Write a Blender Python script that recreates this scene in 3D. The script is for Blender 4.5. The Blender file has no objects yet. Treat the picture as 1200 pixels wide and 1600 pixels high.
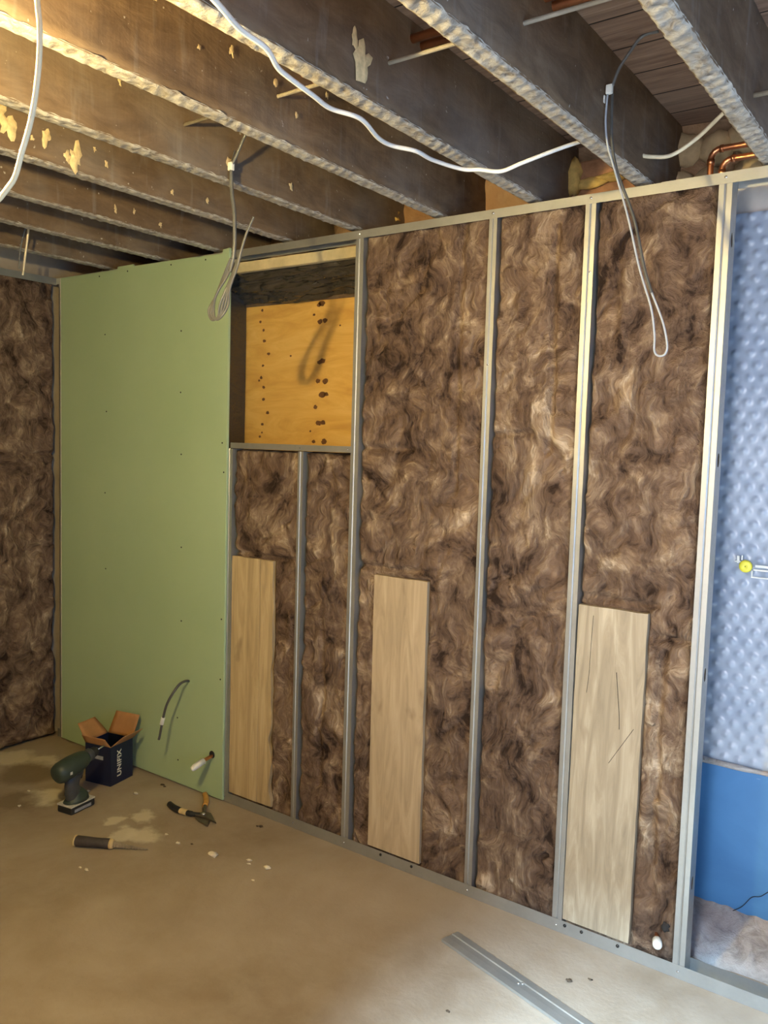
import bpy, bmesh, math, random
from mathutils import Vector, Matrix, noise
random.seed(7)
S = bpy.context.scene
COL = S.collection
V = Vector

# ---------------------------------------------------------------- camera
cam_d = bpy.data.cameras.new('camera')
cam = bpy.data.objects.new('camera', cam_d); COL.objects.link(cam)
cam_d.sensor_fit = 'VERTICAL'; cam_d.sensor_height = 36.0
cam_d.lens = 36.0 * 1301.83 / 1600.0
cam_d.clip_start = 0.02
_r = V((0.8097, 0.5862, 0.0289)); _u = V((-0.0714, 0.0494, 0.9962)); _f = V((-0.5825, 0.8087, -0.0819))
cam.matrix_world = Matrix(((_r.x, _u.x, -_f.x, 3.70476), (_r.y, _u.y, -_f.y, -2.3828),
                           (_r.z, _u.z, -_f.z, 1.5185), (0, 0, 0, 1)))
S.camera = cam
# ---------------------------------------------------------------- world, sun, door light, exposure
W = bpy.data.worlds.new('world'); S.world = W; W.use_nodes = True
W.node_tree.nodes['Background'].inputs[0].default_value = (0.55, 0.72, 1.0, 1)
W.node_tree.nodes['Background'].inputs[1].default_value = 0.6
def lamp(name, kind, loc, rot_to, color, energy, **kw):
    d = bpy.data.lights.new(name, kind); d.color = color; d.energy = energy
    for k, v in kw.items(): setattr(d, k, v)
    o = bpy.data.objects.new(name, d); COL.objects.link(o); o.location = loc
    o.rotation_euler = (V(rot_to) - V(loc)).to_track_quat('-Z', 'Y').to_euler()
    return o
SUN = lamp('daylight_sun', 'SUN', (3.9, -6.0, 5.0), (3.55, -1.86, 1.5), (0.50, 0.74, 1.0), 56.0, angle=math.radians(16))
DOOR = lamp('daylight_in_doorway', 'AREA', (3.42, -2.98, 1.25), (3.35, 0.0, 1.20), (0.95, 0.95, 1.0), 11.0, shape='RECTANGLE', size=0.45, size_y=1.5, spread=math.radians(70))
SIDE = lamp('daylight_in_side_window', 'AREA', (4.93, -1.55, 1.45), (3.2, -0.9, 1.45), (0.22, 0.50, 1.0), 18.0, shape='RECTANGLE', size=1.0, size_y=0.9, spread=math.radians(130))
BULB_AT = (2.33, -1.86, 2.05)
BULB_STRENGTH = 3500.0
BULB_COLOR = (1.0, 0.76, 0.31)
S.view_settings.view_transform = 'Standard'; S.view_settings.look = 'None'
S.view_settings.gamma = 1.0; S.view_settings.use_curve_mapping = False
S.view_settings.exposure = 0.0

# ---------------------------------------------------------------- helpers
def tag(o, label=None, cat=None, group=None, kind=None):
    if label: o['label'] = label
    if cat: o['category'] = cat
    if group: o['group'] = group
    if kind: o['kind'] = kind
    return o
def empty(name, loc, label, cat, group=None, rz=0.0):
    o = bpy.data.objects.new(name, None); COL.objects.link(o)
    o.location = loc; o.rotation_euler = (0, 0, rz); o.empty_display_size = 0.05
    return tag(o, label, cat, group)

class MB:
    def __init__(s): s.v = []; s.f = []; s.sm = []
    def add(s, vs, fs, smooth=False):
        n = len(s.v); s.v += [V(p) for p in vs]; s.f += [[i + n for i in f] for f in fs]; s.sm += [smooth] * len(fs)
        return s
    def box(s, x0, x1, y0, y1, z0, z1):
        return s.add([(x0,y0,z0),(x1,y0,z0),(x1,y1,z0),(x0,y1,z0),(x0,y0,z1),(x1,y0,z1),(x1,y1,z1),(x0,y1,z1)],
                     [(0,3,2,1),(4,5,6,7),(0,1,5,4),(1,2,6,5),(2,3,7,6),(3,0,4,7)])
    def prism(s, poly, axis, a, b):
        """extrude a 2D polygon along an axis"""
        def m(p, t): return {'x': (t, p[0], p[1]), 'y': (p[0], t, p[1]), 'z': (p[0], p[1], t)}[axis]
        n = len(poly); vs = [m(p, a) for p in poly] + [m(p, b) for p in poly]
        fs = [tuple(range(n))[::-1], tuple(range(n, 2*n))] + [(i, (i+1) % n, n+(i+1) % n, n+i) for i in range(n)]
        return s.add(vs, fs)
    def tube(s, pts, r, seg=8, flat=1.0, cap=True, axis=None):
        pts = [V(p) for p in pts]; n = len(pts); vs = []; fs = []
        rr = r if isinstance(r, (list, tuple)) else [r] * n
        t0 = axis or (pts[1] - pts[0]).normalized()
        up = V((0, 0, 1)) if abs(t0.z) < 0.9 else V((1, 0, 0))
        a = t0.cross(up).normalized()
        for i, p in enumerate(pts):
            t = axis or (pts[min(i+1, n-1)] - pts[max(i-1, 0)]).normalized()
            a = (a - t * a.dot(t)).normalized(); b = t.cross(a)
            for k in range(seg):
                th = 2 * math.pi * k / seg
                vs.append(p + a * math.cos(th) * rr[i] + b * math.sin(th) * rr[i] * flat)
        for i in range(n - 1):
            for k in range(seg):
                k2 = (k + 1) % seg
                fs.append((i*seg+k, i*seg+k2, (i+1)*seg+k2, (i+1)*seg+k))
        if cap: fs += [tuple(range(seg))[::-1], tuple(range((n-1)*seg, n*seg))]
        return s.add(vs, fs, True)
    def lathe(s, prof, origin, axis, seg=20):
        """prof: (distance along axis, radius)"""
        o = V(origin); ax = V(axis).normalized()
        return s.tube([o + ax * d for d, r in prof], [max(r, 1e-4) for d, r in prof], seg, axis=ax)
    def ball(s, c, r, seg=12, sc=(1, 1, 1), jit=0.0):
        vs = []; fs = []; R_ = seg // 2 + 1
        for i in range(R_ + 1):
            ph = math.pi * i / R_
            for k in range(seg):
                th = 2 * math.pi * k / seg
                d = V((math.sin(ph)*math.cos(th), math.sin(ph)*math.sin(th), math.cos(ph)))
                q = r * (1 + jit * noise.noise(d * 2.3 + V(c) * 17))
                vs.append(V(c) + V((d.x*sc[0], d.y*sc[1], d.z*sc[2])) * q)
        for i in range(R_):
            for k in range(seg): fs.append((i*seg+k, (i+1)*seg+k, (i+1)*seg+(k+1) % seg, i*seg+(k+1) % seg))
        return s.add(vs, fs, True)
    def grid(s, fn, nu, nv, smooth=True):
        vs = [fn(i / nu, j / nv) for j in range(nv + 1) for i in range(nu + 1)]
        fs = [(j*(nu+1)+i, j*(nu+1)+i+1, (j+1)*(nu+1)+i+1, (j+1)*(nu+1)+i) for j in range(nv) for i in range(nu)]
        return s.add(vs, fs, smooth)
    def xf(s, M):
        s.v = [M @ p for p in s.v]; return s
    def build(s, name, mat, parent=None, origin=None, bevel=0.0, solid=0.0, local=False, fix=True):
        """vertices are in world coordinates unless local=True (then in the parent's frame)"""
        o3 = V((0, 0, 0))
        if parent is not None and not local: o3 = V(parent.parent.location if parent.parent else parent.location)
        elif parent is None: o3 = V(origin) if origin is not None else V((0, 0, 0))
        me = bpy.data.meshes.new(name)
        me.from_pydata([p - o3 for p in s.v], [], s.f)
        for p, sm in zip(me.polygons, s.sm): p.use_smooth = sm
        if fix:
            bm = bmesh.new(); bm.from_mesh(me); bmesh.ops.remove_doubles(bm, verts=bm.verts, dist=1e-6)
            bmesh.ops.recalc_face_normals(bm, faces=bm.faces); bm.to_mesh(me); bm.free()
        me.materials.append(mat)
        o = bpy.data.objects.new(name, me); COL.objects.link(o)
        if parent is not None: o.parent = parent
        else: o.location = o3
        if solid: m = o.modifiers.new('solid', 'SOLIDIFY'); m.thickness = solid; m.offset = 0
        if bevel: m = o.modifiers.new('bevel', 'BEVEL'); m.width = bevel; m.segments = 2; m.limit_method = 'ANGLE'
        return o

def spline(pts, n=8):
    pts = [V(p) for p in pts]; out = []
    for i in range(len(pts) - 1):
        p0 = pts[max(i-1, 0)]; p1 = pts[i]; p2 = pts[i+1]; p3 = pts[min(i+2, len(pts)-1)]
        for k in range(n):
            t = k / n
            out.append(0.5 * ((2*p1) + (p2-p0)*t + (2*p0-5*p1+4*p2-p3)*t*t + (3*p1-p0-3*p2+p3)*t**3))
    out.append(pts[-1]); return out

# ---------------------------------------------------------------- materials
class NT:
    def __init__(s, name):
        s.m = bpy.data.materials.new(name); s.m.use_nodes = True; s.t = s.m.node_tree
        s.b = s.t.nodes['Principled BSDF']; s.pos = s.n('ShaderNodeNewGeometry').outputs['Position']
    def n(s, typ, **kw):
        nd = s.t.nodes.new(typ)
        for k, v in kw.items(): setattr(nd, k, v)
        return nd
    def l(s, a, b): s.t.links.new(a, b)
    def setv(s, nd, **kw):
        for k, v in kw.items():
            i = nd.inputs[k.replace('_', ' ')]
            if hasattr(v, 'is_output') or isinstance(v, bpy.types.NodeSocket): s.l(v, i)
            else: i.default_value = v
        return nd
    def map(s, scale=(1, 1, 1), loc=(0, 0, 0), vec=None, rot=(0, 0, 0)):
        nd = s.n('ShaderNodeMapping'); s.l(vec or s.pos, nd.inputs['Vector'])
        nd.inputs['Scale'].default_value = scale; nd.inputs['Location'].default_value = loc; nd.inputs['Rotation'].default_value = rot
        return nd.outputs[0]
    def noise(s, scale, detail=4, rough=0.5, dist=0.0, vec=None, out='Fac'):
        nd = s.n('ShaderNodeTexNoise'); s.l(vec or s.pos, nd.inputs['Vector'])
        s.setv(nd, Scale=scale, Detail=detail, Roughness=rough, Distortion=dist)
        return nd.outputs[out]
    def ramp(s, fac, stops):
        nd = s.n('ShaderNodeValToRGB'); s.l(fac, nd.inputs[0]); e = nd.color_ramp.elements
        while len(e) < len(stops): e.new(0.5)
        for el, (p, c) in zip(e, stops):
            el.position = p; el.color = (c, c, c, 1) if isinstance(c, (int, float)) else (*c, 1)
        return nd.outputs[0]
    def mix(s, fac, a, b, mode='MIX'):
        nd = s.n('ShaderNodeMix', data_type='RGBA', blend_type=mode)
        for i, v in ((0, fac), (6, a), (7, b)):
            if isinstance(v, bpy.types.NodeSocket): s.l(v, nd.inputs[i])
            elif isinstance(v, (int, float)) and i == 0: nd.inputs[i].default_value = v
            else: nd.inputs[i].default_value = (*v, 1)
        return nd.outputs[2]
    def math(s, op, a, b=0.0, clamp=False):
        nd = s.n('ShaderNodeMath', operation=op); nd.use_clamp = clamp
        for i, v in ((0, a), (1, b)):
            if isinstance(v, bpy.types.NodeSocket): s.l(v, nd.inputs[i])
            else: nd.inputs[i].default_value = v
        return nd.outputs[0]
    def bump(s, h, strength=0.5, dist=0.01):
        nd = s.n('ShaderNodeBump'); s.setv(nd, Strength=strength, Distance=dist); s.l(h, nd.inputs['Height'])
        s.l(nd.outputs[0], s.b.inputs['Normal'])
    def out(s, color=None, rough=0.7, metal=0.0, spec=None):
        for nm, v in (('Base Color', color), ('Roughness', rough), ('Metallic', metal)):
            if v is None: continue
            if isinstance(v, bpy.types.NodeSocket): s.l(v, s.b.inputs[nm])
            else: s.b.inputs[nm].default_value = (*v, 1) if isinstance(v, tuple) else v
        if spec is not None: s.b.inputs['Specular IOR Level'].default_value = spec
        return s.m

def simple(name, color, rough=0.6, metal=0.0, var=0.15, scale=30.0, bump=0.0, spec=None):
    n = NT(name); f = n.noise(scale, 5, 0.6)
    dark = tuple(c * (1 - var) for c in color); light = tuple(min(1, c * (1 + var)) for c in color)
    c = n.ramp(f, [(0.3, dark), (0.7, light)])
    if bump: n.bump(f, bump, 0.004)
    return n.out(c, rough, metal, spec)

def mat_insulation():
    n = NT('mineral_wool')
    w1 = n.noise(3.2, 2, 0.5, 0, out='Color')
    w2 = n.noise(9.0, 2, 0.5, 0, vec=n.map(loc=(5, 2, 9)), out='Color')
    def warp(vec, c, k):
        a = n.n('ShaderNodeVectorMath', operation='SUBTRACT'); n.l(c, a.inputs[0]); a.inputs[1].default_value = (.5, .5, .5)
        m = n.n('ShaderNodeVectorMath', operation='SCALE'); n.l(a.outputs[0], m.inputs[0]); m.inputs['Scale'].default_value = k
        d = n.n('ShaderNodeVectorMath', operation='ADD'); n.l(vec, d.inputs[0]); n.l(m.outputs[0], d.inputs[1]); return d.outputs[0]
    p = warp(warp(n.pos, w1, 0.28), w2, 0.09)
    tuft = n.noise(8.0, 4, 0.6, 0.5, vec=n.map((1.15, 1, .8), vec=p))
    blob = n.noise(17.0, 5, 0.62, 0.5, vec=n.map((1.0, 1, .7), loc=(7, 3, 1), vec=p))
    fib = n.noise(34.0, 7, 0.72, 0.5, vec=n.map((2.0, 1.0, .40), vec=p, rot=(0, .35, 0)))
    big = n.noise(1.9, 3, 0.5, 0.3, vec=n.map(loc=(3, 1, 4)))
    s = n.math('ADD', n.math('MULTIPLY', tuft, 0.36), n.math('MULTIPLY', fib, 0.20))
    s = n.math('ADD', s, n.math('MULTIPLY', blob, 0.30))
    s = n.math('ADD', s, n.math('MULTIPLY', big, 0.14))
    c = n.ramp(s, [(0.405, (0.036, 0.021, 0.014)), (0.460, (0.135, 0.084, 0.056)), (0.515, (0.215, 0.140, 0.092)),
                   (0.570, (0.37, 0.262, 0.172)), (0.62, (0.66, 0.52, 0.37))])
    n.bump(n.math('ADD', n.math('ADD', tuft, n.math('MULTIPLY', blob, 0.8)), n.math('MULTIPLY', fib, 0.4)), 1.0, 0.035)
    return n.out(c, 0.9, 0, 0.15)

def mat_steel(name='galvanised_steel', tint=(0.42, 0.42, 0.395)):
    n = NT(name)
    a = n.noise(9, 4, 0.6, 0.3); b = n.noise(70, 3, 0.6)
    c = n.mix(a, tuple(x * 0.78 for x in tint), tuple(min(1, x * 1.2) for x in tint))
    r = n.ramp(b, [(0.3, 0.38), (0.7, 0.52)])
    n.bump(b, 0.06, 0.002)
    return n.out(c, r, 0.75)

def mat_joist():
    n = NT('old_joist_timber')
    g = n.noise(7, 6, 0.65, 0.4, vec=n.map((2.0, 0.8, 2.2)))
    m = n.noise(2.2, 4, 0.6, 0.2)
    drip = n.noise(26, 3, 0.6, 0, vec=n.map((1, 1, 0.14)))
    c = n.ramp(g, [(0.25, (0.085, 0.054, 0.032)), (0.55, (0.165, 0.108, 0.064)), (0.8, (0.24, 0.165, 0.10))])
    c = n.mix(n.ramp(m, [(0.45, 0.0), (0.70, 0.45)]), c, (0.24, 0.215, 0.19))
    c = n.mix(n.ramp(drip, [(0.60, 0.0), (0.75, 0.28)]), c, (0.30, 0.27, 0.24))
    sp = n.noise(55, 2, 0.5)
    c = n.mix(n.ramp(sp, [(0.73, 0.0), (0.77, 0.8)]), c, (0.5, 0.45, 0.38))
    n.bump(n.math('ADD', g, n.math('MULTIPLY', drip, 0.4)), 0.4, 0.008)
    return n.out(c, 0.85, 0, 0.2)

def mat_residue():
    n = NT('old_plaster_residue')
    a = n.noise(38, 6, 0.65, 0.5); b = n.noise(9, 3, 0.5)
    c = n.ramp(a, [(0.30, (0.13, 0.10, 0.075)), (0.45, (0.33, 0.30, 0.26)), (0.7, (0.58, 0.545, 0.48))])
    c = n.mix(n.ramp(b, [(0.45, 0.0), (0.7, 0.5)]), c, (0.26, 0.22, 0.175))
    n.bump(a, 0.8, 0.006)
    return n.out(c, 0.9, 0, 0.2)

def mat_boards():
    n = NT('ceiling_boards')
    sx = n.n('ShaderNodeSeparateXYZ'); n.l(n.pos, sx.inputs[0])
    y = n.math('DIVIDE', sx.outputs['Y'], 0.155)
    fr = n.math('FRACT', y); idn = n.math('FLOOR', y)
    wn = n.n('ShaderNodeTexWhiteNoise', noise_dimensions='1D'); n.l(idn, wn.inputs['W'])
    g = n.noise(8, 6, 0.65, 0.6, vec=n.map((0.5, 6, 1)))
    c = n.ramp(g, [(0.3, (0.12, 0.070, 0.048)), (0.6, (0.26, 0.165, 0.115)), (0.85, (0.38, 0.27, 0.20))])
    c = n.mix(n.math('MULTIPLY', wn.outputs['Value'], 0.45), c, (0.34, 0.25, 0.19))
    gap = n.math('LESS_THAN', fr, 0.035)
    c = n.mix(gap, c, (0.015, 0.01, 0.008))
    n.bump(g, 0.3, 0.004)
    return n.out(c, 0.85, 0, 0.2)

def mat_floor():
    n = NT('dusty_concrete')
    a = n.noise(1.5, 5, 0.6, 0.4); b = n.noise(9, 6, 0.65, 0.3); f = n.noise(70, 4, 0.6)
    c = n.ramp(a, [(0.3, (0.235, 0.175, 0.115)), (0.5, (0.31, 0.24, 0.17)), (0.72, (0.39, 0.32, 0.245))])
    c = n.mix(n.ramp(b, [(0.4, 0.0), (0.75, 0.45)]), c, (0.43, 0.36, 0.28))
    c = n.mix(n.ramp(f, [(0.62, 0.0), (0.8, 0.35)]), c, (0.22, 0.17, 0.12))
    # fallen plaster dust and damp stains, each with its own place
    wn = n.noise(11, 4, 0.6, out='Color')
    sb = n.n('ShaderNodeVectorMath', operation='SUBTRACT'); n.l(wn, sb.inputs[0]); sb.inputs[1].default_value = (.5, .5, .5)
    sc = n.n('ShaderNodeVectorMath', operation='SCALE'); n.l(sb.outputs[0], sc.inputs[0]); sc.inputs['Scale'].default_value = 0.16
    ad = n.n('ShaderNodeVectorMath', operation='ADD'); n.l(n.pos, ad.inputs[0]); n.l(sc.outputs[0], ad.inputs[1])
    def spot(c, x, y, r, col, k, stretch=1.0):
        d = n.n('ShaderNodeVectorMath', operation='DISTANCE'); n.l(n.map((1, stretch, 0), vec=ad.outputs[0]), d.inputs[0])
        d.inputs[1].default_value = (x, y * stretch, 0)
        m = n.ramp(n.math('DIVIDE', d.outputs['Value'], r), [(0.55, k), (1.0, 0.0)])
        return n.mix(m, c, col)
    pale = (0.66, 0.58, 0.44)
    for x, y, r in ((1.064, -.307, .06), (1.00, -.40, .05), (1.195, -.40, .085), (1.13, -.45, .06), (.60, -.45, .10), (.72, -.36, .05), (.25, -.22, .09), (.10, -.30, .12)):
        c = spot(c, x, y, r, pale, 0.75)
    for x, y, r in ((.32, -.36, .16), (.46, -.22, .12), (.55, -.55, .12)):
        c = spot(c, x, y, r, (0.15, 0.105, 0.06), 0.65)
    n.bump(n.math('ADD', b, n.math('MULTIPLY', f, 0.3)), 0.35, 0.008)
    return n.out(c, n.ramp(b, [(0.3, 0.55), (0.7, 0.8)]), 0, 0.35)

def mat_plank(name, base, light, dark=(0.17, 0.11, 0.06)):
    n = NT(name)
    g = n.noise(9, 7, 0.62, 1.2, vec=n.map((3.2, 3.2, 0.30)))
    k = n.noise(5.0, 3, 0.5, 0.5, vec=n.map((1.6, 1, 0.8), loc=(2, 0, 1)))
    c = n.ramp(g, [(0.3, tuple(x * .74 for x in base)), (0.5, base), (0.72, light)])
    c = n.mix(n.ramp(k, [(0.62, 0.0), (0.72, 0.6)]), c, dark)
    fine = n.noise(60, 3, 0.6, 0.2, vec=n.map((2.5, 1, 0.08)))
    c = n.mix(n.ramp(fine, [(0.6, 0.0), (0.8, 0.4)]), c, tuple(x * .6 for x in base))
    n.bump(g, 0.15, 0.003)
    return n.out(c, 0.75, 0, 0.25)

def mat_ply():
    n = NT('orange_plywood')
    g = n.noise(4.5, 6, 0.6, 1.6, vec=n.map((0.7, 1, 2.6)))
    c = n.ramp(g, [(0.3, (0.56, 0.31, 0.075)), (0.5, (0.66, 0.39, 0.10)), (0.72, (0.74, 0.47, 0.15))])
    return n.out(c, 0.6, 0, 0.3)

def mat_masonry():
    n = NT('rubble_masonry')
    a = n.noise(7, 6, 0.65, 0.4); b = n.noise(2.0, 3, 0.5)
    c = n.ramp(a, [(0.3, (0.14, 0.09, 0.055)), (0.5, (0.31, 0.21, 0.13)), (0.75, (0.48, 0.37, 0.25))])
    c = n.mix(n.ramp(b, [(0.45, 0.0), (0.6, 0.7)]), c, (0.34, 0.185, 0.085))
    n.bump(a, 0.8, 0.02)
    return n.out(c, 0.9, 0, 0.2)

def mat_membrane():
    n = NT('dimpled_membrane')
    a = n.noise(5, 4, 0.6)
    c = n.ramp(a, [(0.3, (0.29, 0.34, 0.43)), (0.7, (0.41, 0.45, 0.52))])
    n.out(c, 0.28, 0, 0.55)
    return n.m

def mat_green():
    n = NT('green_plasterboard')
    a = n.noise(2.0, 3, 0.5)
    c = n.ramp(a, [(0.3, (0.36, 0.47, 0.28)), (0.7, (0.40, 0.51, 0.31))])
    f = n.noise(220, 2, 0.5); n.bump(f, 0.05, 0.001)
    return n.out(c, 0.62, 0, 0.35)

def mat_render():
    n = NT('pale_render')
    a = n.noise(6, 5, 0.6, 0.3)
    c = n.ramp(a, [(0.3, (0.52, 0.45, 0.38)), (0.7, (0.72, 0.64, 0.55))]); n.bump(a, 0.4, 0.01)
    return n.out(c, 0.85)
def mat_mortar():
    n = NT('grey_mortar')
    a = n.noise(14, 7, 0.68, 0.5); b = n.noise(4, 3, 0.5)
    c = n.ramp(a, [(0.3, (0.20, 0.17, 0.15)), (0.48, (0.42, 0.38, 0.35)), (0.7, (0.58, 0.55, 0.52))])
    c = n.mix(n.ramp(b, [(0.5, 0.0), (0.65, 0.5)]), c, (0.38, 0.28, 0.25))
    n.bump(a, 0.9, 0.015)
    return n.out(c, 0.9)
def mat_blue():
    n = NT('blue_tanking_sheet')
    a = n.noise(3.5, 5, 0.6, 0.5); s = n.noise(60, 2, 0.5, 0, vec=n.map((0.4, 1, 2.2), rot=(0, 0.8, 0)))
    c = n.ramp(a, [(0.3, (0.045, 0.16, 0.36)), (0.7, (0.075, 0.23, 0.47))])
    c = n.mix(n.ramp(s, [(0.74, 0.0), (0.78, 0.35)]), c, (0.35, 0.45, 0.55))
    n.bump(a, 0.3, 0.01)
    return n.out(c, 0.45, 0, 0.4)
def mat_blackwrap():
    n = NT('black_plastic_wrap')
    a = n.noise(16, 5, 0.6, 1.5, vec=n.map((0.5, 1, 2.5)))
    n.bump(a, 0.45, 0.012)
    return n.out((0.050, 0.042, 0.033), 0.12, 0, 1.0)

M = dict(wool=mat_insulation(), steel=mat_steel(), joist=mat_joist(), residue=mat_residue(), boards=mat_boards(),
         floor=mat_floor(), ply=mat_ply(), masonry=mat_masonry(), membrane=mat_membrane(), green=mat_green(),
         render=mat_render(), mortar=mat_mortar(), blue=mat_blue(), wrap=mat_blackwrap(),
         plank1=mat_plank('pale_plank', (0.47, 0.345, 0.185), (0.58, 0.45, 0.26)),
         plank2=mat_plank('tan_plank', (0.42, 0.315, 0.195), (0.50, 0.39, 0.255)),
         plank3=mat_plank('grey_plank', (0.36, 0.295, 0.205), (0.50, 0.43, 0.315)),
         batten=simple('cream_timber', (0.56, 0.46, 0.27), 0.7, var=0.2, scale=12),
         gypsum=simple('gypsum_core', (0.72, 0.70, 0.62), 0.9),
         foam=simple('yellow_foam', (0.62, 0.44, 0.14), 0.85, var=0.35, scale=20, bump=0.8),
         splash=simple('mortar_splash', (0.66, 0.50, 0.26), 0.9, var=0.25, scale=60, bump=0.5),
         stone=simple('sandstone', (0.46, 0.34, 0.19), 0.9, var=0.35, scale=14, bump=0.9),
         brick=simple('old_brick', (0.36, 0.19, 0.10), 0.9, var=0.35, scale=18, bump=0.7),
         copper=simple('copper', (0.72, 0.30, 0.14), 0.32, 0.95, var=0.2, scale=20),
         rod=simple('galvanised_conduit', (0.30, 0.26, 0.20), 0.6, 0.1, var=0.2),
         white=simple('white_plastic', (0.82, 0.80, 0.72), 0.4, var=0.04),
         cablew=simple('white_cable', (0.80, 0.78, 0.72), 0.45, var=0.08, scale=12),
         cablec=simple('cream_cable', (0.74, 0.64, 0.44), 0.5, var=0.1),
         cableg=simple('grey_cable', (0.115, 0.115, 0.112), 0.38, var=0.15),
         cablel=simple('light_grey_cable', (0.38, 0.40, 0.43), 0.35, var=0.1),
         cabled=simple('dark_cable', (0.075, 0.075, 0.07), 0.4, var=0.15),
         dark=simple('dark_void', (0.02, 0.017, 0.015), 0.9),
         screw=simple('black_screw', (0.03, 0.028, 0.025), 0.4, 0.5),
         bright=simple('bright_zinc', (0.85, 0.85, 0.83), 0.25, 0.9),
         drillbody=simple('dark_green_plastic', (0.030, 0.045, 0.036), 0.45, var=0.15),
         rubber=simple('black_rubber', (0.014, 0.014, 0.014), 0.6),
         dgrey=simple('dark_grey_plastic', (0.05, 0.052, 0.055), 0.5),
         silver=simple('silver_plastic', (0.62, 0.60, 0.55), 0.35, 0.3),
         navy=simple('navy_card', (0.008, 0.013, 0.040), 0.38, var=0.1, spec=0.45),
         card=simple('brown_cardboard', (0.42, 0.205, 0.075), 0.75, var=0.12, scale=15),
         ink=simple('pale_print', (0.78, 0.76, 0.62), 0.5, var=0.03),
         label=simple('grey_label', (0.30, 0.31, 0.33), 0.5, var=0.2, scale=60),
         handle=simple('saw_handle', (0.05, 0.040, 0.038), 0.55, var=0.3),
         tan=simple('tan_collar', (0.62, 0.46, 0.22), 0.5),
         blade=simple('dull_blade', (0.17, 0.14, 0.11), 0.4, 0.7, var=0.3),
         orange=simple('worn_yellow_grip', (0.52, 0.27, 0.06), 0.55, var=0.25),
         yellow=simple('yellow_plug', (0.90, 0.78, 0.07), 0.45, var=0.05),
         chip=simple('plaster_crumb', (0.78, 0.70, 0.55), 0.9, var=0.1, scale=80, bump=0.4),
         dirt=simple('dark_dirt', (0.09, 0.06, 0.035), 0.9),
         wallpaint=simple('bare_wall', (0.40, 0.33, 0.25), 0.9, var=0.2, scale=4))
def emis(name, col, st):
    m = bpy.data.materials.new(name); m.use_nodes = True; b = m.node_tree.nodes['Principled BSDF']
    b.inputs['Base Color'].default_value = (*col, 1); b.inputs['Emission Color'].default_value = (*col, 1)
    b.inputs['Emission Strength'].default_value = st; return m
M['bulb'] = emis('lit_bulb', BULB_COLOR, BULB_STRENGTH)

# ---------------------------------------------------------------- the setting
ZT = 2.266            # top of the wall track
JB = 2.280            # underside of the joist timber
ZC = 2.512            # ceiling boards
XR = 4.95; YF = -3.0; YB = 0.30
def struct(mb, name, mat, parent=None, **kw):
    o = mb.build(name, mat, parent, **kw); o['kind'] = 'structure'; return o
def floor_fn(u, v):
    x = -0.2 + u * (XR + 0.4); y = -3.2 + v * 3.6
    return (x, y, -0.0015 * abs(noise.noise(V((x*4, y*4, 0)))))
struct(MB().grid(floor_fn, 160, 110).box(-.2, XR+.2, -3.2, 0.4, -.12, -.02), 'floor', M['floor'])
struct(MB().box(-.2, XR+.2, YF-.12, .45, ZC, ZC+.03), 'ceiling', M['boards'])
struct(MB().box(-.2, -.065, YF-.12, .45, 0, ZC), 'wall_left', M['wallpaint'])
struct(MB().box(XR, XR+.12, YF-.12, -2.15, 0, ZC).box(XR, XR+.12, -.95, .45, 0, ZC).box(XR, XR+.12, -2.15, -.95, 0, .9).box(XR, XR+.12, -2.15, -.95, 2.0, ZC), 'wall_right', M['wallpaint'])
struct(MB().box(XR+.02, XR+.09, -2.15, -2.10, .9, 2.0).box(XR+.02, XR+.09, -1.0, -.95, .9, 2.0).box(XR+.02, XR+.09, -2.10, -1.0, .9, .95).box(XR+.02, XR+.09, -2.10, -1.0, 1.95, 2.0), 'window_1', M['white'])
DX0, DX1, DZ = 2.95, 4.65, 2.20
struct(MB().box(-.2, DX0, YF-.12, YF, 0, ZC).box(DX1, XR+.12, YF-.12, YF, 0, ZC).box(DX0, DX1, YF-.12, YF, DZ, ZC), 'wall_front', M['wallpaint'])
wb = struct(MB().box(-.2, XR+.12, YB, .45, 0, ZC), 'wall_back', M['render'])
# rough masonry face at the head of the back wall, seen between the joists
def mason_fn(u, v):
    x = -.05 + u * 5.0; z0 = 2.245 if x < 3.02 else 2.34; z = z0 + v * (ZC - z0)
    p = V((x * 5, 0, z * 8))
    return (x, YB - 0.012 - 0.022 * noise.noise(p) - 0.012 * noise.noise(p * 3), z)
mw = MB().grid(mason_fn, 260, 22).build('masonry_face', M['masonry'], wb); mw['label'] = 'rough brown masonry at the head of the wall'
for i, (x, z, sx, sz) in enumerate(((2.89, 2.44, .055, .05), (2.98, 2.43, .05, .055), (2.87, 2.345, .045, .035), (2.965, 2.34, .045, .04), (3.06, 2.45, .05, .05), (3.08, 2.35, .05, .045), (3.30, 2.4, .07, .07))):
    MB().ball((x, YB - .02, z), 1.0, 14, (sx, .035, sz), 0.25).build('rubble_stone', M['stone'], wb)
MB().box(2.50, 2.80, YB-.055, YB, 2.27, 2.375).build('brick_course', M['brick'], wb, bevel=.006)
MB().box(2.56, 2.74, YB-.065, YB, 2.385, 2.45).build('brick_course', M['brick'], wb, bevel=.006)

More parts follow.
